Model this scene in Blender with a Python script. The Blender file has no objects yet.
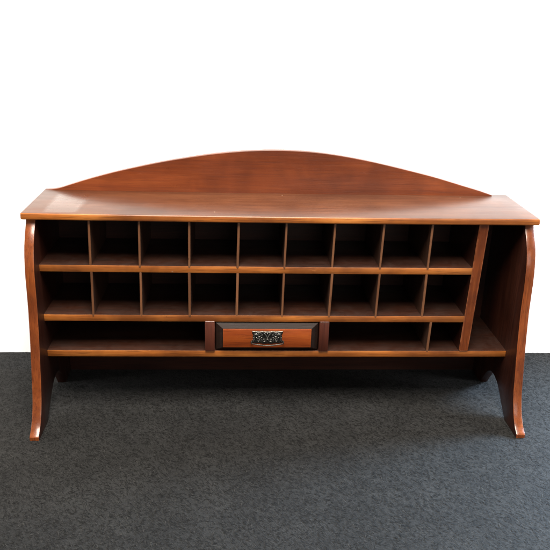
import bpy, bmesh, math, random
from mathutils import Vector, Matrix
random.seed(7)
scene = bpy.context.scene
COL = scene.collection

# ------------------------------------------------------------------ helpers
def link(o, parent=None):
    COL.objects.link(o)
    if parent: o.parent = parent
    return o

def obj(name, bm, mats, parent=None, smooth=None):
    """one mesh object; mats is a material or list of them"""
    bmesh.ops.recalc_face_normals(bm, faces=bm.faces)
    me = bpy.data.meshes.new(name)
    bm.to_mesh(me); bm.free()
    for m in (mats if isinstance(mats, (list, tuple)) else [mats]):
        me.materials.append(m)
    if smooth is not None:
        for p in me.polygons: p.use_smooth = True
        try: me.set_sharp_from_angle(angle=math.radians(smooth))
        except Exception: pass
    return link(bpy.data.objects.new(name, me), parent)

def box(bm, x0, x1, y0, y1, z0, z1, bev=0.0, seg=2, nx=1):
    xs = [x0 + (x1-x0)*i/nx for i in range(nx+1)]
    rings = []
    for x in xs:
        rings.append([bm.verts.new((x, y, z)) for y, z in ((y0, z0), (y1, z0), (y1, z1), (y0, z1))])
    faces, edges = [], set()
    for a, b in zip(rings, rings[1:]):
        for k in range(4):
            f = bm.faces.new((a[k], a[(k+1) % 4], b[(k+1) % 4], b[k])); faces.append(f)
    faces.append(bm.faces.new(rings[0])); faces.append(bm.faces.new(rings[-1][::-1]))
    if bev:
        for r in (rings[0], rings[-1]):
            for k in range(4): edges.add(bm.edges.get((r[k], r[(k+1) % 4])))
        for a, b in zip(rings, rings[1:]):
            for k in range(4): edges.add(bm.edges.get((a[k], b[k])))
        bmesh.ops.recalc_face_normals(bm, faces=faces)
        bmesh.ops.bevel(bm, geom=[e for e in edges if e], offset=bev, segments=seg, affect='EDGES', profile=.5, clamp_overlap=True)
    return bm

def catmull(pts, n=6):
    out = []
    P = [pts[0]] + list(pts) + [pts[-1]]
    for i in range(1, len(P)-2):
        p0, p1, p2, p3 = (Vector(q) for q in P[i-1:i+3])
        for k in range(n):
            t = k/n
            out.append(0.5*((2*p1) + (-p0+p2)*t + (2*p0-5*p1+4*p2-p3)*t*t + (-p0+3*p1-3*p2+p3)*t**3))
    out.append(Vector(pts[-1]))
    return out

def prism(bm, poly, axis, a0, a1, bev=0.0, seg=2):
    """extrude a 2-D outline; axis 'X': poly is (y,z); axis 'Y': poly is (x,z)"""
    mk = (lambda p, a: (a, p[0], p[1])) if axis == 'X' else (lambda p, a: (p[0], a, p[1]))
    A = [bm.verts.new(mk(p, a0)) for p in poly]
    B = [bm.verts.new(mk(p, a1)) for p in poly]
    n = len(poly)
    fs = [bm.faces.new(A), bm.faces.new(B[::-1])]
    for k in range(n):
        fs.append(bm.faces.new((A[k], A[(k+1) % n], B[(k+1) % n], B[k])))
    bmesh.ops.recalc_face_normals(bm, faces=fs)
    if bev:
        es = [e for e in (fs[0].edges[:] + fs[1].edges[:])]
        bmesh.ops.bevel(bm, geom=es, offset=bev, segments=seg, affect='EDGES', profile=.5, clamp_overlap=True)
    return bm

def tube(bm, pts, r, n=8, flat=1.0):
    """round bar along a polyline; r a number or list; flat squashes it in Y"""
    pts = [Vector(p) for p in pts]
    R = r if isinstance(r, (list, tuple)) else [r]*len(pts)
    rings = []
    for i, p in enumerate(pts):
        t = (pts[min(i+1, len(pts)-1)] - pts[max(i-1, 0)]).normalized()
        up = Vector((0, 1, 0)) if abs(t.y) < .9 else Vector((1, 0, 0))
        s = t.cross(up).normalized(); u = s.cross(t).normalized()
        rings.append([bm.verts.new(p + (s*math.cos(a) + u*math.sin(a)*flat)*R[i]) for a in (2*math.pi*k/n for k in range(n))])
    for a, b in zip(rings, rings[1:]):
        for k in range(n): bm.faces.new((a[k], a[(k+1) % n], b[(k+1) % n], b[k]))
    bm.faces.new(rings[0][::-1]); bm.faces.new(rings[-1])

def dome(bm, c, r, sy=.6, nu=12, nv=5):
    c = Vector(c)
    top = bm.verts.new(c + Vector((0, -r*sy, 0))); prev = None
    for j in range(1, nv+1):
        a = math.pi/2*j/nv
        ring = [bm.verts.new(c + Vector((r*math.sin(a)*math.cos(q), -r*sy*math.cos(a), r*math.sin(a)*math.sin(q)))) for q in (2*math.pi*k/nu for k in range(nu))]
        for k in range(nu):
            if prev is None: bm.faces.new((top, ring[k], ring[(k+1) % nu]))
            else: bm.faces.new((prev[k], ring[k], ring[(k+1) % nu], prev[(k+1) % nu]))
        prev = ring
    bm.faces.new(prev[::-1])

# ------------------------------------------------------------------ materials
class NT:
    def __init__(s, name):
        s.m = bpy.data.materials.new(name); s.m.use_nodes = True
        s.t = s.m.node_tree; s.n = s.t.nodes
        s.b = s.n['Principled BSDF']
    def new(s, kind, **kw):
        n = s.n.new(kind)
        for k, v in kw.items():
            if k in n.inputs.keys(): n.inputs[k].default_value = v
            else: setattr(n, k, v)
        return n
    def link(s, a, b): s.t.links.new(a, b)
    def math(s, op, a, b=None, clamp=False):
        n = s.n.new('ShaderNodeMath'); n.operation = op; n.use_clamp = clamp
        for i, v in enumerate((a, b)):
            if v is None: continue
            if hasattr(v, 'links'): s.link(v, n.inputs[i])
            else: n.inputs[i].default_value = v
        return n.outputs[0]
    def mix(s, fac, a, b, blend='MIX'):
        n = s.n.new('ShaderNodeMix'); n.data_type = 'RGBA'; n.blend_type = blend
        for i, v in ((0, fac), (6, a), (7, b)):
            if hasattr(v, 'links'): s.link(v, n.inputs[i])
            elif i == 0: n.inputs[0].default_value = v
            else: n.inputs[i].default_value = (*v, 1) if len(v) == 3 else v
        return n.outputs[2]
    def ramp(s, fac, stops):
        n = s.n.new('ShaderNodeValToRGB'); s.link(fac, n.inputs[0])
        e = n.color_ramp.elements
        while len(e) < len(stops): e.new(.5)
        for q, (p, c) in zip(e, stops):
            q.position = p; q.color = (*c, 1) if hasattr(c, '__len__') else (c, c, c, 1)
        return n.outputs[0]
    def noise(s, vec, scale, detail=4, rough=.55, dist=0):
        n = s.new('ShaderNodeTexNoise', Scale=scale, Detail=detail, Roughness=rough, Distortion=dist)
        s.link(vec, n.inputs['Vector']); return n.outputs[0]
    def mapping(s, vec, scale=(1, 1, 1), rot=(0, 0, 0), loc=(0, 0, 0)):
        n = s.n.new('ShaderNodeMapping'); s.link(vec, n.inputs[0])
        n.inputs['Scale'].default_value = scale; n.inputs['Rotation'].default_value = rot; n.inputs['Location'].default_value = loc
        return n.outputs[0]

def wood(name, axis, dark, mid, light, rough=(.22, .42), coat=.35, dust=0.0, scuff=.12, figure=1.0, patch=None, spec=.4, patina=.45, fleck=0.0, rub=0.0, coat_rough=.16, pores=.55):
    # patch: an oblong (x0, x1, y0, y1) of added gloss, imitating a bright reflection
    dark, mid, light = (tuple(q*.80 for q in c) for c in (dark, mid, light))
    k = NT(name)
    tc = k.n.new('ShaderNodeTexCoord'); oi = k.n.new('ShaderNodeObjectInfo')
    sh = k.n.new('ShaderNodeVectorMath'); sh.operation = 'MULTIPLY_ADD'
    comb = k.n.new('ShaderNodeCombineXYZ')
    for i in range(3): k.link(oi.outputs['Random'], comb.inputs[i])
    sh.inputs[1].default_value = (13.7, 7.3, 19.1); k.link(comb.outputs[0], sh.inputs[0]); k.link(tc.outputs['Object'], sh.inputs[2])
    v = sh.outputs[0]
    def st(al, ac): return tuple(al if 'XYZ'[i] == axis else ac for i in range(3))
    g1 = k.noise(k.mapping(v, st(1.6, 16)), 1.0, 5, .6, .6*figure)     # broad figure
    g2 = k.noise(k.mapping(v, st(5, 130)), 1.0, 4, .65, .4)             # grain lines
    g3 = k.noise(k.mapping(v, st(14, 420)), 1.0, 3, .55)                 # pores
    bl = k.noise(v, 4.5, 4, .6, .3)                                     # patina
    f = k.math('ADD', k.math('MULTIPLY', g1, .55), k.math('MULTIPLY', g2, .45))
    col = k.ramp(f, [(.33, dark), (.5, mid), (.68, light)])
    pore = k.ramp(g3, [(.34, 1), (.44, 0)])
    col = k.mix(k.math('MULTIPLY', pore, pores), col, tuple(c*.45 for c in dark))
    col = k.mix(k.ramp(bl, [(.34, patina), (.64, 0)]), col, tuple(c*.6 for c in dark))
    # rubbed, paler spots and fine scratches
    sc = k.noise(k.mapping(v, st(7, 55), rot=(0, .25, .35)), 1.0, 6, .75, 1.2)
    scr = k.ramp(sc, [(.66, 0), (.72, 1)])
    col = k.mix(k.math('MULTIPLY', scr, scuff), col, tuple(min(1, c*1.7+.06) for c in light))
    vo = k.new('ShaderNodeTexVoronoi', Scale=26.0); vo.inputs['Randomness'].default_value = 1.0; k.link(v, vo.inputs['Vector'])
    sv = k.n.new('ShaderNodeSeparateColor'); k.link(vo.outputs['Color'], sv.inputs[0])
    fl = k.math('MULTIPLY', k.math('LESS_THAN', vo.outputs['Distance'], .055), k.math('GREATER_THAN', sv.outputs[0], .80))
    col = k.mix(k.math('MULTIPLY', fl, fleck), col, (.42, .30, .20))           # small paint and wear flecks
    dk = k.math('MULTIPLY', k.math('LESS_THAN', vo.outputs['Distance'], .085), k.math('GREATER_THAN', sv.outputs[1], .82))
    col = k.mix(k.math('MULTIPLY', dk, .6), col, tuple(c*.4 for c in dark))   # dents and ink spots
    if dust:
        ge = k.n.new('ShaderNodeNewGeometry'); sep = k.n.new('ShaderNodeSeparateXYZ'); k.link(ge.outputs['Normal'], sep.inputs[0])
        up = k.math('GREATER_THAN', sep.outputs[2], .8)
        dn = k.ramp(k.noise(v, 22, 6, .7, .8), [(.38, .15), (.7, 1)])
        col = k.mix(k.math('MULTIPLY', k.math('MULTIPLY', up, dn), dust), col, (.23, .20, .18))
    if rub:      # varnish rubbed pale along the arrises
        be = k.new('ShaderNodeBevel', Radius=.0035); be.samples = 6
        ge2 = k.n.new('ShaderNodeNewGeometry'); dt = k.n.new('ShaderNodeVectorMath'); dt.operation = 'DOT_PRODUCT'
        k.link(be.outputs[0], dt.inputs[0]); k.link(ge2.outputs['Normal'], dt.inputs[1])
        wr = k.math('MULTIPLY', k.ramp(dt.outputs['Value'], [(.80, 1), (.985, 0)]), k.ramp(k.noise(v, 34, 5, .7, .5), [(.38, 0), (.60, 1)]))
        col = k.mix(k.math('MULTIPLY', wr, rub), col, tuple(min(1, c*1.5+.05) for c in light))
    k.link(col, k.b.inputs['Base Color'])
    rn = k.math('ADD', k.math('MULTIPLY', k.noise(v, 9, 5, .65, .4), .5), k.math('MULTIPLY', k.noise(k.mapping(v, st(2.2, 34)), 1.0, 4, .65, .3), .5))
    rr = k.n.new('ShaderNodeMapRange'); k.link(k.math('ADD', k.math('MULTIPLY', rn, .7), k.math('MULTIPLY', sc, .3)), rr.inputs[0])
    rr.inputs[1].default_value = .35; rr.inputs[2].default_value = .68
    rr.inputs[3].default_value = rough[0]; rr.inputs[4].default_value = rough[1]
    k.link(rr.outputs[0], k.b.inputs['Roughness'])
    k.b.inputs['Coat Weight'].default_value = coat
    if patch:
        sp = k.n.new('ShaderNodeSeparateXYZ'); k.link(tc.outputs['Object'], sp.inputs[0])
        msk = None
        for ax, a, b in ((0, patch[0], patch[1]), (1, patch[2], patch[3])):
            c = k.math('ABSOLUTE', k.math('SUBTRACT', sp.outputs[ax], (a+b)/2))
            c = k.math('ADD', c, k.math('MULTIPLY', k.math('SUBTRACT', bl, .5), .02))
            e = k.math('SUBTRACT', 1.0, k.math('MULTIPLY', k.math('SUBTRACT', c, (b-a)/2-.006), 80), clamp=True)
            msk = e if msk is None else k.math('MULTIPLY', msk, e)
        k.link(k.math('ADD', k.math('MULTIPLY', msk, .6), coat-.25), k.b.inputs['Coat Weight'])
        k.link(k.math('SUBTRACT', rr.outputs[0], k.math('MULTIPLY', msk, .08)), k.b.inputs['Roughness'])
    k.b.inputs['Coat Roughness'].default_value = coat_rough
    k.b.inputs['Specular IOR Level'].default_value = .4
    bp = k.new('ShaderNodeBump', Strength=.22, Distance=.0012)
    k.link(k.math('ADD', k.math('MULTIPLY', g2, .5), k.math('ADD', k.math('MULTIPLY', pore, -.35), k.math('MULTIPLY', rn, .9))), bp.inputs['Height'])
    k.link(bp.outputs[0], k.b.inputs['Normal'])
    k.b.inputs['Specular IOR Level'].default_value = spec
    return k.m

RED   = ((.112, .023, .0065), (.180, .037, .0085), (.245, .057, .013))
TOPC  = ((.068, .020, .008), (.122, .040, .015), (.18, .066, .026))
EDGE  = ((.20, .052, .010), (.44, .135, .023), (.61, .225, .046))
DARK  = ((.014, .0042, .0022), (.030, .0082, .0036), (.052, .015, .0066))  # shade of the cells is worked into this wood colour
BLK   = ((.012, .006, .004), (.022, .011, .008), (.036, .018, .012))
M_back  = wood('mahogany_backboard', 'X', *RED, rough=(.25, .45), coat=.3, patina=.65, fleck=.6, figure=2.0, pores=.22)
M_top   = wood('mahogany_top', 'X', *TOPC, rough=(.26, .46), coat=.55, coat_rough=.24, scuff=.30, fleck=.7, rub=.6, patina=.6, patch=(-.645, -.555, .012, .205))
M_edge  = wood('orange_edge_wood', 'X', *EDGE, rough=(.3, .5), coat=.2, scuff=.35, patina=.85, fleck=.35, rub=.6)
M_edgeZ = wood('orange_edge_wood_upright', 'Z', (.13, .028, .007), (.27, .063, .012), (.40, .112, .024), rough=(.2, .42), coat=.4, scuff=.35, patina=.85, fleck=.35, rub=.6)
M_dark  = wood('shade_dark_inside_wood', 'X', *DARK, rough=(.34, .5), coat=.05, dust=.05, spec=.3)
M_darkY = wood('shade_toned_divider_wood', 'Z', (.034, .014, .008), (.062, .026, .015), (.10, .044, .026), rough=(.35, .55), coat=.1, dust=.1)  # face colour set to carry the light and shade inside the cells
M_thin  = wood('worn_divider_edge', 'Z', (.12, .046, .020), (.215, .088, .038), (.30, .14, .068), rough=(.35, .55), coat=.1, scuff=.3)
M_sideI = wood('shade_dark_side_mahogany', 'Z', (.014, .0045, .003), (.030, .008, .0045), (.052, .015, .008), rough=(.25, .45), coat=.25)  # colour darkened to imitate the shade inside the right compartment
M_post  = wood('post_mahogany', 'Z', (.05, .012, .007), (.09, .022, .011), (.14, .038, .020), rough=(.3, .5), coat=.15, rub=.5)
M_field = wood('drawer_field_wood', 'X', (.21, .034, .005), (.31, .056, .007), (.39, .088, .012), rough=(.35, .5), coat=.12, scuff=.2, rub=.5, patina=.6)
M_black = wood('ebonised_wood', 'X', *BLK, rough=(.38, .55), coat=.0, scuff=.12, spec=.22)

def metal(name, c0, c1, rough):
    k = NT(name); tc = k.n.new('ShaderNodeTexCoord')
    n = k.noise(tc.outputs['Object'], 260, 4, .6)
    k.link(k.ramp(n, [(.35, c0), (.65, c1)]), k.b.inputs['Base Color'])
    k.b.inputs['Metallic'].default_value = 1; k.b.inputs['Roughness'].default_value = rough
    bp = k.new('ShaderNodeBump', Strength=.3, Distance=.0006); k.link(n, bp.inputs['Height']); k.link(bp.outputs[0], k.b.inputs['Normal'])
    return k.m
M_bail = metal('dull_bail_metal', (.05, .046, .04), (.12, .112, .10), .55)
M_tarn = metal('tarnished_metal', (.03, .028, .025), (.10, .092, .08), .42)
M_worn = metal('worn_metal', (.20, .185, .165), (.42, .40, .36), .36)

def carpet_mat():
    k = NT('charcoal_carpet'); tc = k.n.new('ShaderNodeTexCoord'); v = tc.outputs['Object']
    wob = k.noise(v, 5, 3, .5)
    a = math.radians(57)
    s1 = k.noise(k.mapping(k.mapping(v, (1, 1, 1), (0, 0, a)), (62, 250, 1)), 1.0, 5, .7, .7)
    s2 = k.noise(k.mapping(k.mapping(v, (1, 1, 1), (0, 0, math.radians(25))), (95, 230, 1)), 1.0, 5, .7, .9)
    fine = k.noise(v, 420, 2, .6)
    blot = k.noise(v, 6.5, 5, .6, .5)
    m = k.mix(k.ramp(wob, [(.42, 0), (.58, 1)]), s1, s2)
    f = k.math('ADD', k.math('MULTIPLY', m, .55), k.math('ADD', k.math('MULTIPLY', fine, .2), k.math('MULTIPLY', blot, .3)))
    col = k.ramp(f, [(.36, (.0022, .0022, .0021)), (.50, (.0062, .0061, .0058)), (.66, (.0185, .0182, .0173))])
    # joints between the half-metre carpet tiles, laid askew
    q = k.mapping(v, (1, 1, 1), (0, 0, math.radians(57.5)))
    sep = k.n.new('ShaderNodeSeparateXYZ'); k.link(q, sep.inputs[0])
    jn = None
    for i, off in ((0, OFFS[0]), (1, OFFS[1])):
        w = k.math('ADD', sep.outputs[i], k.math('MULTIPLY', k.math('SUBTRACT', s1, .5), .006))
        d = k.math('ABSOLUTE', k.math('SUBTRACT', k.math('FRACT', k.math('ADD', k.math('MULTIPLY', k.math('SUBTRACT', w, off), 2.0), .5)), .5))
        j = k.math('LESS_THAN', d, .0045)
        jn = j if jn is None else k.math('MAXIMUM', jn, j)
    col = k.mix(k.math('MULTIPLY', jn, k.ramp(fine, [(.3, .85), (.7, .35)])), col, (.008, .008, .008))
    k.link(col, k.b.inputs['Base Color'])
    k.b.inputs['Roughness'].default_value = .92; k.b.inputs['Specular IOR Level'].default_value = .25
    k.b.inputs['Sheen Weight'].default_value = .05
    bp = k.new('ShaderNodeBump', Strength=.9, Distance=.006)
    k.link(k.math('SUBTRACT', f, k.math('MULTIPLY', jn, .25)), bp.inputs['Height']); k.link(bp.outputs[0], k.b.inputs['Normal'])
    return k.m
def rotz(x, y, deg):
    c, s = math.cos(math.radians(deg)), math.sin(math.radians(deg)); return x*c - y*s, x*s + y*c
OFFS = rotz(-.28, -.34, 57.5)          # a tile corner on the floor
M_carpet = carpet_mat()

def fibre_mat():
    k = NT('carpet_fibre')
    at = k.n.new('ShaderNodeAttribute'); at.attribute_name = 'tone'
    k.link(k.ramp(at.outputs['Fac'], [(0, (.0030, .0030, .0029)), (.5, (.0067, .0066, .0063)), (.8, (.0132, .0130, .0124)), (1, (.038, .0373, .0352))]), k.b.inputs['Base Color'])
    k.b.inputs['Roughness'].default_value = .8; k.b.inputs['Specular IOR Level'].default_value = .2
    return k.m
M_fibre = fibre_mat()

def backdrop_mat():
    k = NT('white_backdrop_paint'); tc = k.n.new('ShaderNodeTexCoord')
    n = k.noise(tc.outputs['Object'], 60, 4, .6)
    k.link(k.ramp(n, [(.3, (.88, .88, .88)), (.7, (.9, .9, .9))]), k.b.inputs['Base Color'])
    k.b.inputs['Roughness'].default_value = .9; k.b.inputs['Specular IOR Level'].default_value = .1
    return k.m
M_backdrop = backdrop_mat()

# ------------------------------------------------------------------ setting
BACKDROP_Y = .380
bm = bmesh.new(); box(bm, -5, 5, -6, BACKDROP_Y+1.2, -.1, 0)
floor = obj('floor', bm, M_carpet); floor['kind'] = 'structure'
bm = bmesh.new(); box(bm, -4.0, 1.5, BACKDROP_Y, BACKDROP_Y+.12, 0.0, 2.6)  # added white slab standing in for a blank background, not a room wall
backdrop = obj('backdrop', bm, M_backdrop); backdrop['kind'] = 'structure'

def fibres(count):
    """short curled needle-felt fibres lying on the carpet, one object"""
    vs, fs, tone = [], [], []
    for _ in range(count):
        # denser towards the camera
        y = BACKDROP_Y - 1.1*random.random()**1.0
        x = random.uniform(-1.15, 1.25)
        qx, qy = rotz(x, y, 57.5)
        if min(abs((qx-OFFS[0]+.25) % .5 - .25), abs((qy-OFFS[1]+.25) % .5 - .25)) < .0042 and random.random() < .8: continue
        main = math.radians(-57) if random.random() < .62 else random.uniform(0, math.pi)
        a = main + random.gauss(0, .32)
        L = random.uniform(.004, .014); w = random.uniform(.0003, .0007)
        curl = random.gauss(0, .55); z0 = .0006; hz = random.uniform(.0003, .0014)
        n = 4; px, py = x, y; base = len(vs); tn = random.random()**1.6
        for i in range(n+1):
            t = i/n; z = z0 + hz*math.sin(math.pi*t)
            nx, ny = -math.sin(a), math.cos(a); ww = w*(1 - .75*abs(2*t-1)**2)
            vs += [(px+nx*ww, py+ny*ww, z), (px-nx*ww, py-ny*ww, z)]; tone += [tn, tn]
            px += math.cos(a)*L/n; py += math.sin(a)*L/n; a += curl/n
        for i in range(n):
            b = base+2*i; fs.append((b, b+1, b+3, b+2))
    me = bpy.data.meshes.new('carpet_fibres'); me.from_pydata(vs, [], fs); me.materials.append(M_fibre)
    at = me.attributes.new('tone', 'FLOAT', 'POINT'); at.data.foreach_set('value', tone)
    for p in me.polygons: p.use_smooth = True
    o = link(bpy.data.objects.new('carpet_fibres', me)); o['kind'] = 'stuff'
    o['label'] = 'short grey felt fibres of the charcoal carpet'; o['category'] = 'carpet fibres'
    return o
fibres(95000)

# ------------------------------------------------------------------ the cabinet
H, T, D = .6028, .700, .270           # top height, half length, depth
TH = .0185
Z1, Z2, Z3, TS = .4552, .3077, .1963, .0205
SO, HI = .6914, .6656                 # outer and inner faces of the sides
YS = .0115                            # front of shelves
YB = .252                             # face of the back panel
root = link(bpy.data.objects.new('pigeonhole_desk', None))
root['label'] = 'long mahogany pigeonhole desk with arched backboard, one small drawer and curved side legs'
root['category'] = 'desk'

def sag(o, amount, half=.69):
    for v in o.data.vertices:
        v.co.z -= amount*max(0, 1-(v.co.x/half)**2)

def by_front(o, ny=-.6):
    """front-facing faces get the second material (the paler lipping)"""
    for p in o.data.polygons:
        if p.normal.y < ny: p.material_index = 1

# top board
bm = bmesh.new(); box(bm, -T, T, 0, D, H-TH, H, bev=.004, seg=3, nx=24)
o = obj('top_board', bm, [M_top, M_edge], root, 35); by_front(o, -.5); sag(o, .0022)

# backboard: an arch standing on the top
arc = [(-.694, .6032), (-.672, .6048), (-.650, .6095), (-.622, .619), (-.563, .638), (-.489, .659), (-.415, .677), (-.342, .693), (-.269, .7065), (-.196, .718),
       (-.122, .726), (-.058, .730), (.01, .7312), (.084, .728), (.159, .720), (.234, .708), (.31, .693), (.388, .6755),
       (.466, .657), (.545, .635), (.609, .617), (.648, .6045)]
pts = [(p[0], p[1]) for p in catmull(arc, 4)]
bm = bmesh.new(); rows = []
Y0, Y1, ZB0, CH = .2505, .2665, H-.004, .0014
for x, z in pts:
    rows.append([bm.verts.new(q) for q in ((x, Y0, ZB0), (x, Y0, z-CH), (x, Y0+CH*.35, z-CH*.3), (x, Y0+CH, z), (x, Y1-CH, z), (x, Y1, z-CH), (x, Y1, ZB0))])
for a, b in zip(rows, rows[1:]):
    for k in range(7): bm.faces.new((a[k], a[(k+1) % 7], b[(k+1) % 7], b[k]))
bm.faces.new(rows[0]); bm.faces.new(rows[-1][::-1])
obj('backboard', bm, M_back, root, 20)

# back panel down to the floor
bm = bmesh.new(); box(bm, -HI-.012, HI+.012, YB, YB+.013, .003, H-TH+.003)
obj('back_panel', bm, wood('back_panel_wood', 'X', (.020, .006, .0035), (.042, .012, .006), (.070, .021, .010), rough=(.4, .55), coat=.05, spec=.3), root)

# sides: S-shaped front, low arch cut out of the foot
front = [(.020, H-TH-.0005), (.010, .566), (-.006, .543), (-.021, .515), (-.032, .480), (-.038, .440), (-.0405, .395), (-.0435, .345),
         (-.050, .295), (-.057, .248), (-.066, .200), (-.0755, .150), (-.083, .112), (-.093, .080), (-.108, .050), (-.127, .026), (-.1455, .0125)]
archp = [(.176, -.003), (.168, .012), (.152, .034), (.136, .055), (.118, .071), (.096, .0805), (.070, .0805), (.040, .071), (.010, .050), (-.018, .026), (-.040, .008), (-.052, -.003)]
prof = [tuple(p) for p in catmull(front, 5)] + [(-.1475, .010), (-.148, -.003)] + [tuple(p) for p in catmull(archp[::-1], 4)] + [(D-.003, -.003), (D-.003, H-TH-.0005)]
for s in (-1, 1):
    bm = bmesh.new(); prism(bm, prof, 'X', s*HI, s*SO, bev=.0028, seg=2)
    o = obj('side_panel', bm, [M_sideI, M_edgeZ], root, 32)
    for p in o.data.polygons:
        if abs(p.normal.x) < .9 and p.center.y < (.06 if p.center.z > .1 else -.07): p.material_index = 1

# slanted partition at the right, from the top to the bottom shelf
XT, XB, PW = .549, .537, .0135
def part_x(z): return XB + (XT-XB)*(z-Z3)/(H-TH-Z3)

# shelves
def shelf(x1, z, back=YB-.0005, s=.0012):
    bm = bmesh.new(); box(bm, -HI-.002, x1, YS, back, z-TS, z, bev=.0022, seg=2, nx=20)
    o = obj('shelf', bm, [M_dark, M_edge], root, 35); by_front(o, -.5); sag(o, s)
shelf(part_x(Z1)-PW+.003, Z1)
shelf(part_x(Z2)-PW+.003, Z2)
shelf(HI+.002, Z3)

bm = bmesh.new()
zs = (Z3-.001, H-TH+.001)
vs = [bm.verts.new((part_x(z)+sx*PW, y, z)) for z in zs for y in (YS-.0022, YB-.0008) for sx in (-1, 1)]
for q in ((0, 1, 3, 2), (4, 5, 7, 6), (0, 1, 5, 4), (2, 3, 7, 6), (0, 2, 6, 4), (1, 3, 7, 5)): bm.faces.new([vs[i] for i in q])
bmesh.ops.recalc_face_normals(bm, faces=bm.faces)
bmesh.ops.bevel(bm, geom=bm.edges[:], offset=.0018, segments=2, affect='EDGES')
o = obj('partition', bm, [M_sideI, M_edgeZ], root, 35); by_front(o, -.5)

# thin dividers
dx = [-.5269, -.3936, -.2592, -.1265, .003, .1368, .27, .405]
def divider(xt, xb, z0, z1, yoff=0.0):
    th = random.uniform(.0027, .0035)
    bm = bmesh.new()
    vs = [bm.verts.new((x+sx*th, y, z)) for x, z in ((xb, z0), (xt, z1)) for y in (YS-.0012+yoff, YB-.001) for sx in (-1, 1)]
    for q in ((0, 1, 3, 2), (4, 5, 7, 6), (0, 1, 5, 4), (2, 3, 7, 6), (0, 2, 6, 4), (1, 3, 7, 5)): bm.faces.new([vs[i] for i in q])
    bmesh.ops.recalc_face_normals(bm, faces=bm.faces)
    bmesh.ops.bevel(bm, geom=bm.edges[:], offset=.001, segments=2, affect='EDGES')
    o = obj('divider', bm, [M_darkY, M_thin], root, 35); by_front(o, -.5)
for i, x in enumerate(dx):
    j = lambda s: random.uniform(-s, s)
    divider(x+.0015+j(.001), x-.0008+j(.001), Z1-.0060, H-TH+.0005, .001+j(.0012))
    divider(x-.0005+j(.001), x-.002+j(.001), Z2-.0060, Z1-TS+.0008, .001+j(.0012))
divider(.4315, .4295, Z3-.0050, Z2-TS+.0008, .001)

# posts either side of the drawer
for a, b in ((-.2185, -.1905), (.1085, .1365)):
    bm = bmesh.new(); box(bm, a, b, YS-.0055, YB-.0012, Z3-.0010, Z2-TS-.0003, bev=.0026, seg=2); box(bm, a+.0005, b-.0005, YS-.0050, YS-.0002, Z2-TS-.004, Z2-TS+.0022, bev=.001, seg=1)
    obj('drawer_post', bm, M_post, root, 35)

# drawer
XL, XR, ZB, ZT = -.1885, .1065, Z3+.0015, Z2-TS-.0035
bm = bmesh.new()
FY, BY = .0020, .0165                # field plane, edge plane
bv = .0205; bh = .0155
def ring(x0, x1, z0, z1, y): return [bm.verts.new(p) for p in ((x0, y, z0), (x1, y, z0), (x1, y, z1), (x0, y, z1))]
R0 = ring(XL, XR, ZB, ZT, .030); R1 = ring(XL, XR, ZB, ZT, BY); R2 = ring(XL+.003, XR-.003, ZB+.0025, ZT-.0025, BY-.003)
R3 = ring(XL+bv, XR-bv, ZB+bh*.75, ZT-bh, FY+.003); R4 = ring(XL+bv+.0002, XR-bv-.0002, ZB+bh*.75+.0002, ZT-bh-.0002, FY+.006)
for A, B in ((R0, R1), (R1, R2), (R2, R3), (R3, R4)):
    for k in range(4): bm.faces.new((A[k], A[(k+1) % 4], B[(k+1) % 4], B[k]))
bm.faces.new(R4)
# box behind the front
box(bm, XL+.004, XR-.004, .030, .235, ZB+.001, ZT-.006)
drawer = obj('drawer', bm, M_black, root)
drawer['label'] = 'small drawer with black bevelled border and orange middle'
bm = bmesh.new(); box(bm, XL+bv+.0008, XR-bv-.0008, FY, FY+.010, ZB+bh*.75+.0008, ZT-bh-.0008, bev=.0012, seg=2)
obj('drawer_panel', bm, M_field, drawer, 35)

# pierced plate and drop handle
CX, CZ = -.0405, .2425
plate = bmesh.new()
half = [(0, .0195), (.008, .0185), (.014, .0205), (.022, .0188), (.030, .0205), (.037, .0195), (.0445, .0205), (.0435, .013), (.0405, .008),
        (.0425, .001), (.0405, -.005), (.0440, -.011), (.0475, -.0165), (.040, -.0165), (.032, -.0185), (.022, -.0175), (.012, -.0200), (.0, -.0190)]
outl = [(CX+x, CZ+z) for x, z in half] + [(CX-x, CZ+z) for x, z in half[::-1][1:-1]]
prism(plate, outl, 'Y', FY-.0016, FY+.0006, bev=.0005, seg=1)
hp = obj('handle_plate', plate, M_tarn, drawer)
rel = bmesh.new()
YR = FY-.0020
def scroll(cx, cz, r0, r1, a0, turns, sgn, n=22):
    return [(CX+sgn*(cx + (r0+(r1-r0)*i/n)*math.cos(a0+turns*2*math.pi*i/n)), YR, CZ+cz+(r0+(r1-r0)*i/n)*math.sin(a0+turns*2*math.pi*i/n)) for i in range(n+1)]
for s in (-1, 1):
    tube(rel, scroll(.024, .0085, .0085, .0018, .6, 1.35, s), .00105, 6)
    tube(rel, scroll(.0245, -.0075, .0075, .0016, -2.6, -1.3, s), .00095, 6)
    tube(rel, scroll(.0095, -.0080, .0065, .0014, 2.4, 1.3, s), .0009, 6)
    tube(rel, [(CX+s*x, YR, CZ+z) for x, z in ((.0005, -.001), (.004, .006), (.008, .012), (.013, .0165))], [.0009, .0014, .0014, .0008], 6)
    tube(rel, [(CX+s*x, YR, CZ+z) for x, z in ((.0385, .015), (.036, .004), (.037, -.006), (.041, -.0135))], [.0008, .0013, .0013, .0008], 6)
    tube(rel, [(CX+s*x, YR, CZ+z) for x, z in ((.0, .0165), (.012, .0182), (.024, .0172), (.036, .0182), (.043, .0186))], .0008, 6)
    for x, z, r in ((.0325, .0095, .0040), (.0165, -.0005, .0018), (.031, -.001, .0016), (.006, .0145, .0016), (.0145, .0075, .0017), (.040, -.0015, .0014)):
        dome(rel, (CX+s*x, FY-.0014, CZ+z), r, .7)
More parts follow.
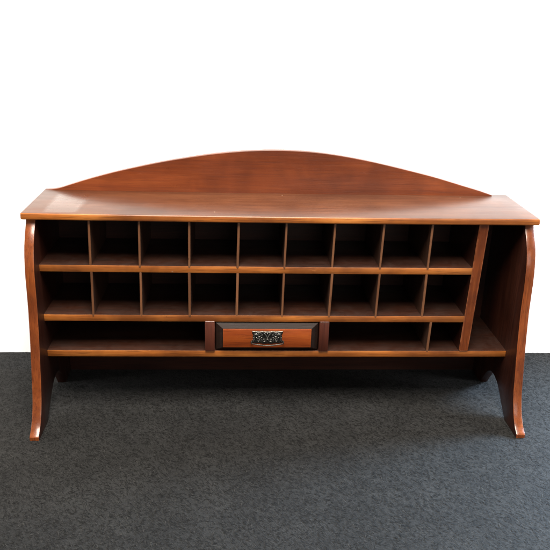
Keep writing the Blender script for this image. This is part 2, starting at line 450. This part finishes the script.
dome(rel, (CX, FY-.0014, CZ-.006), .0024, .7); dome(rel, (CX, FY-.0014, CZ+.012), .002, .7)
obj('handle_ornament', rel, M_worn, drawer, 50)
bail = bmesh.new()
bp_ = [(-.0455, -.0125), (-.0438, -.0158), (-.037, -.0170), (-.028, -.0184), (-.018, -.0196), (-.008, -.0205), (0, -.0208)]
bp_ = bp_ + [(-x, z) for x, z in bp_[::-1][1:]]
cp = catmull([(CX+x, -.0075 - .002*(1-(x/.046)**2), CZ+z) for x, z in bp_], 4)
tube(bail, cp, [0.0013+.0008*(1-abs(2*i/(len(cp)-1)-1)) for i in range(len(cp))], 10)
for s in (-1, 1):
    tube(bail, [(CX+s*.0455, FY-.001, CZ-.0115), (CX+s*.0455, -.0045, CZ-.0118), (CX+s*.0455, -.0085, CZ-.0125)], [.0022, .0018, .0022], 10)
obj('drop_handle', bail, M_bail, drawer, 50)

# ------------------------------------------------------------------ camera (solved from the photograph's vanishing points)
cam = bpy.data.cameras.new('camera'); co = link(bpy.data.objects.new('camera', cam))
P, Yw, Rl = .3646, .0599, .0288
fw = Vector((math.sin(Yw)*math.cos(P), math.cos(Yw)*math.cos(P), -math.sin(P)))
r = Vector((math.cos(Yw), -math.sin(Yw), 0)); u = r.cross(fw)
r2 = math.cos(Rl)*r + math.sin(Rl)*u; u2 = -math.sin(Rl)*r + math.cos(Rl)*u
m = Matrix((r2, u2, -fw)).transposed().to_4x4(); m.translation = Vector((-.1336, -1.8272, 1.1328))
co.matrix_world = m
cam.sensor_fit = 'HORIZONTAL'; cam.sensor_width = 36; cam.lens = 709.6/550*36
cam.clip_start = .05; cam.clip_end = 100
scene.camera = co

# ------------------------------------------------------------------ lamps
def area(name, loc, target, sx, sy, power, color, spread=180):
    l = bpy.data.lights.new(name, 'AREA'); l.shape = 'RECTANGLE'; l.size = sx; l.size_y = sy
    l.energy = power; l.color = color; l.spread = math.radians(spread)
    o = link(bpy.data.objects.new(name, l)); o.location = loc
    o.rotation_euler = (Vector(target)-Vector(loc)).to_track_quat('-Z', 'Y').to_euler()
    return o
area('ceiling_lamp', (-.15, -1.05, 3.05), (0, -.05, .4), 1.5, 1.8, 285, (1.0, .925, .82))
area('window_lamp', (2.25, .66, 1.1), (.4, -.3, 0), .75, .85, 400, (.56, .76, 1.0))
area('front_fill', (.9, -3.0, 1.3), (0, 0, .3), 1.6, 1.0, 15, (1.0, .93, .86))  # unseen fill, added to lift the cells and front edges
area('backdrop_fill_left', (-2.4, -.35, .5), (-1.0, .38, .20), .4, .8, 5, (1.0, .98, .95), 60)  # unseen, added to whiten the backdrop beside the left panel
area('backdrop_fill_right', (2.3, -.55, .5), (1.1, .38, .20), .4, .8, 5, (.92, .96, 1.0), 60)  # its counterpart on the right, likewise added for the backdrop
area('backdrop_fill_high', (2.0, -.25, 1.35), (.80, .38, .74), .35, .35, 4.0, (.78, .87, 1.0), 55)  # unseen, added so the top's right end mirrors a brighter backdrop

w = bpy.data.worlds.new('World'); scene.world = w; w.use_nodes = True
bg = w.node_tree.nodes['Background']; bg.inputs[0].default_value = (1, .98, .95, 1); bg.inputs[1].default_value = .25

scene.view_settings.view_transform = 'Standard'; scene.view_settings.look = 'None'
scene.view_settings.exposure = 0; scene.view_settings.gamma = 1
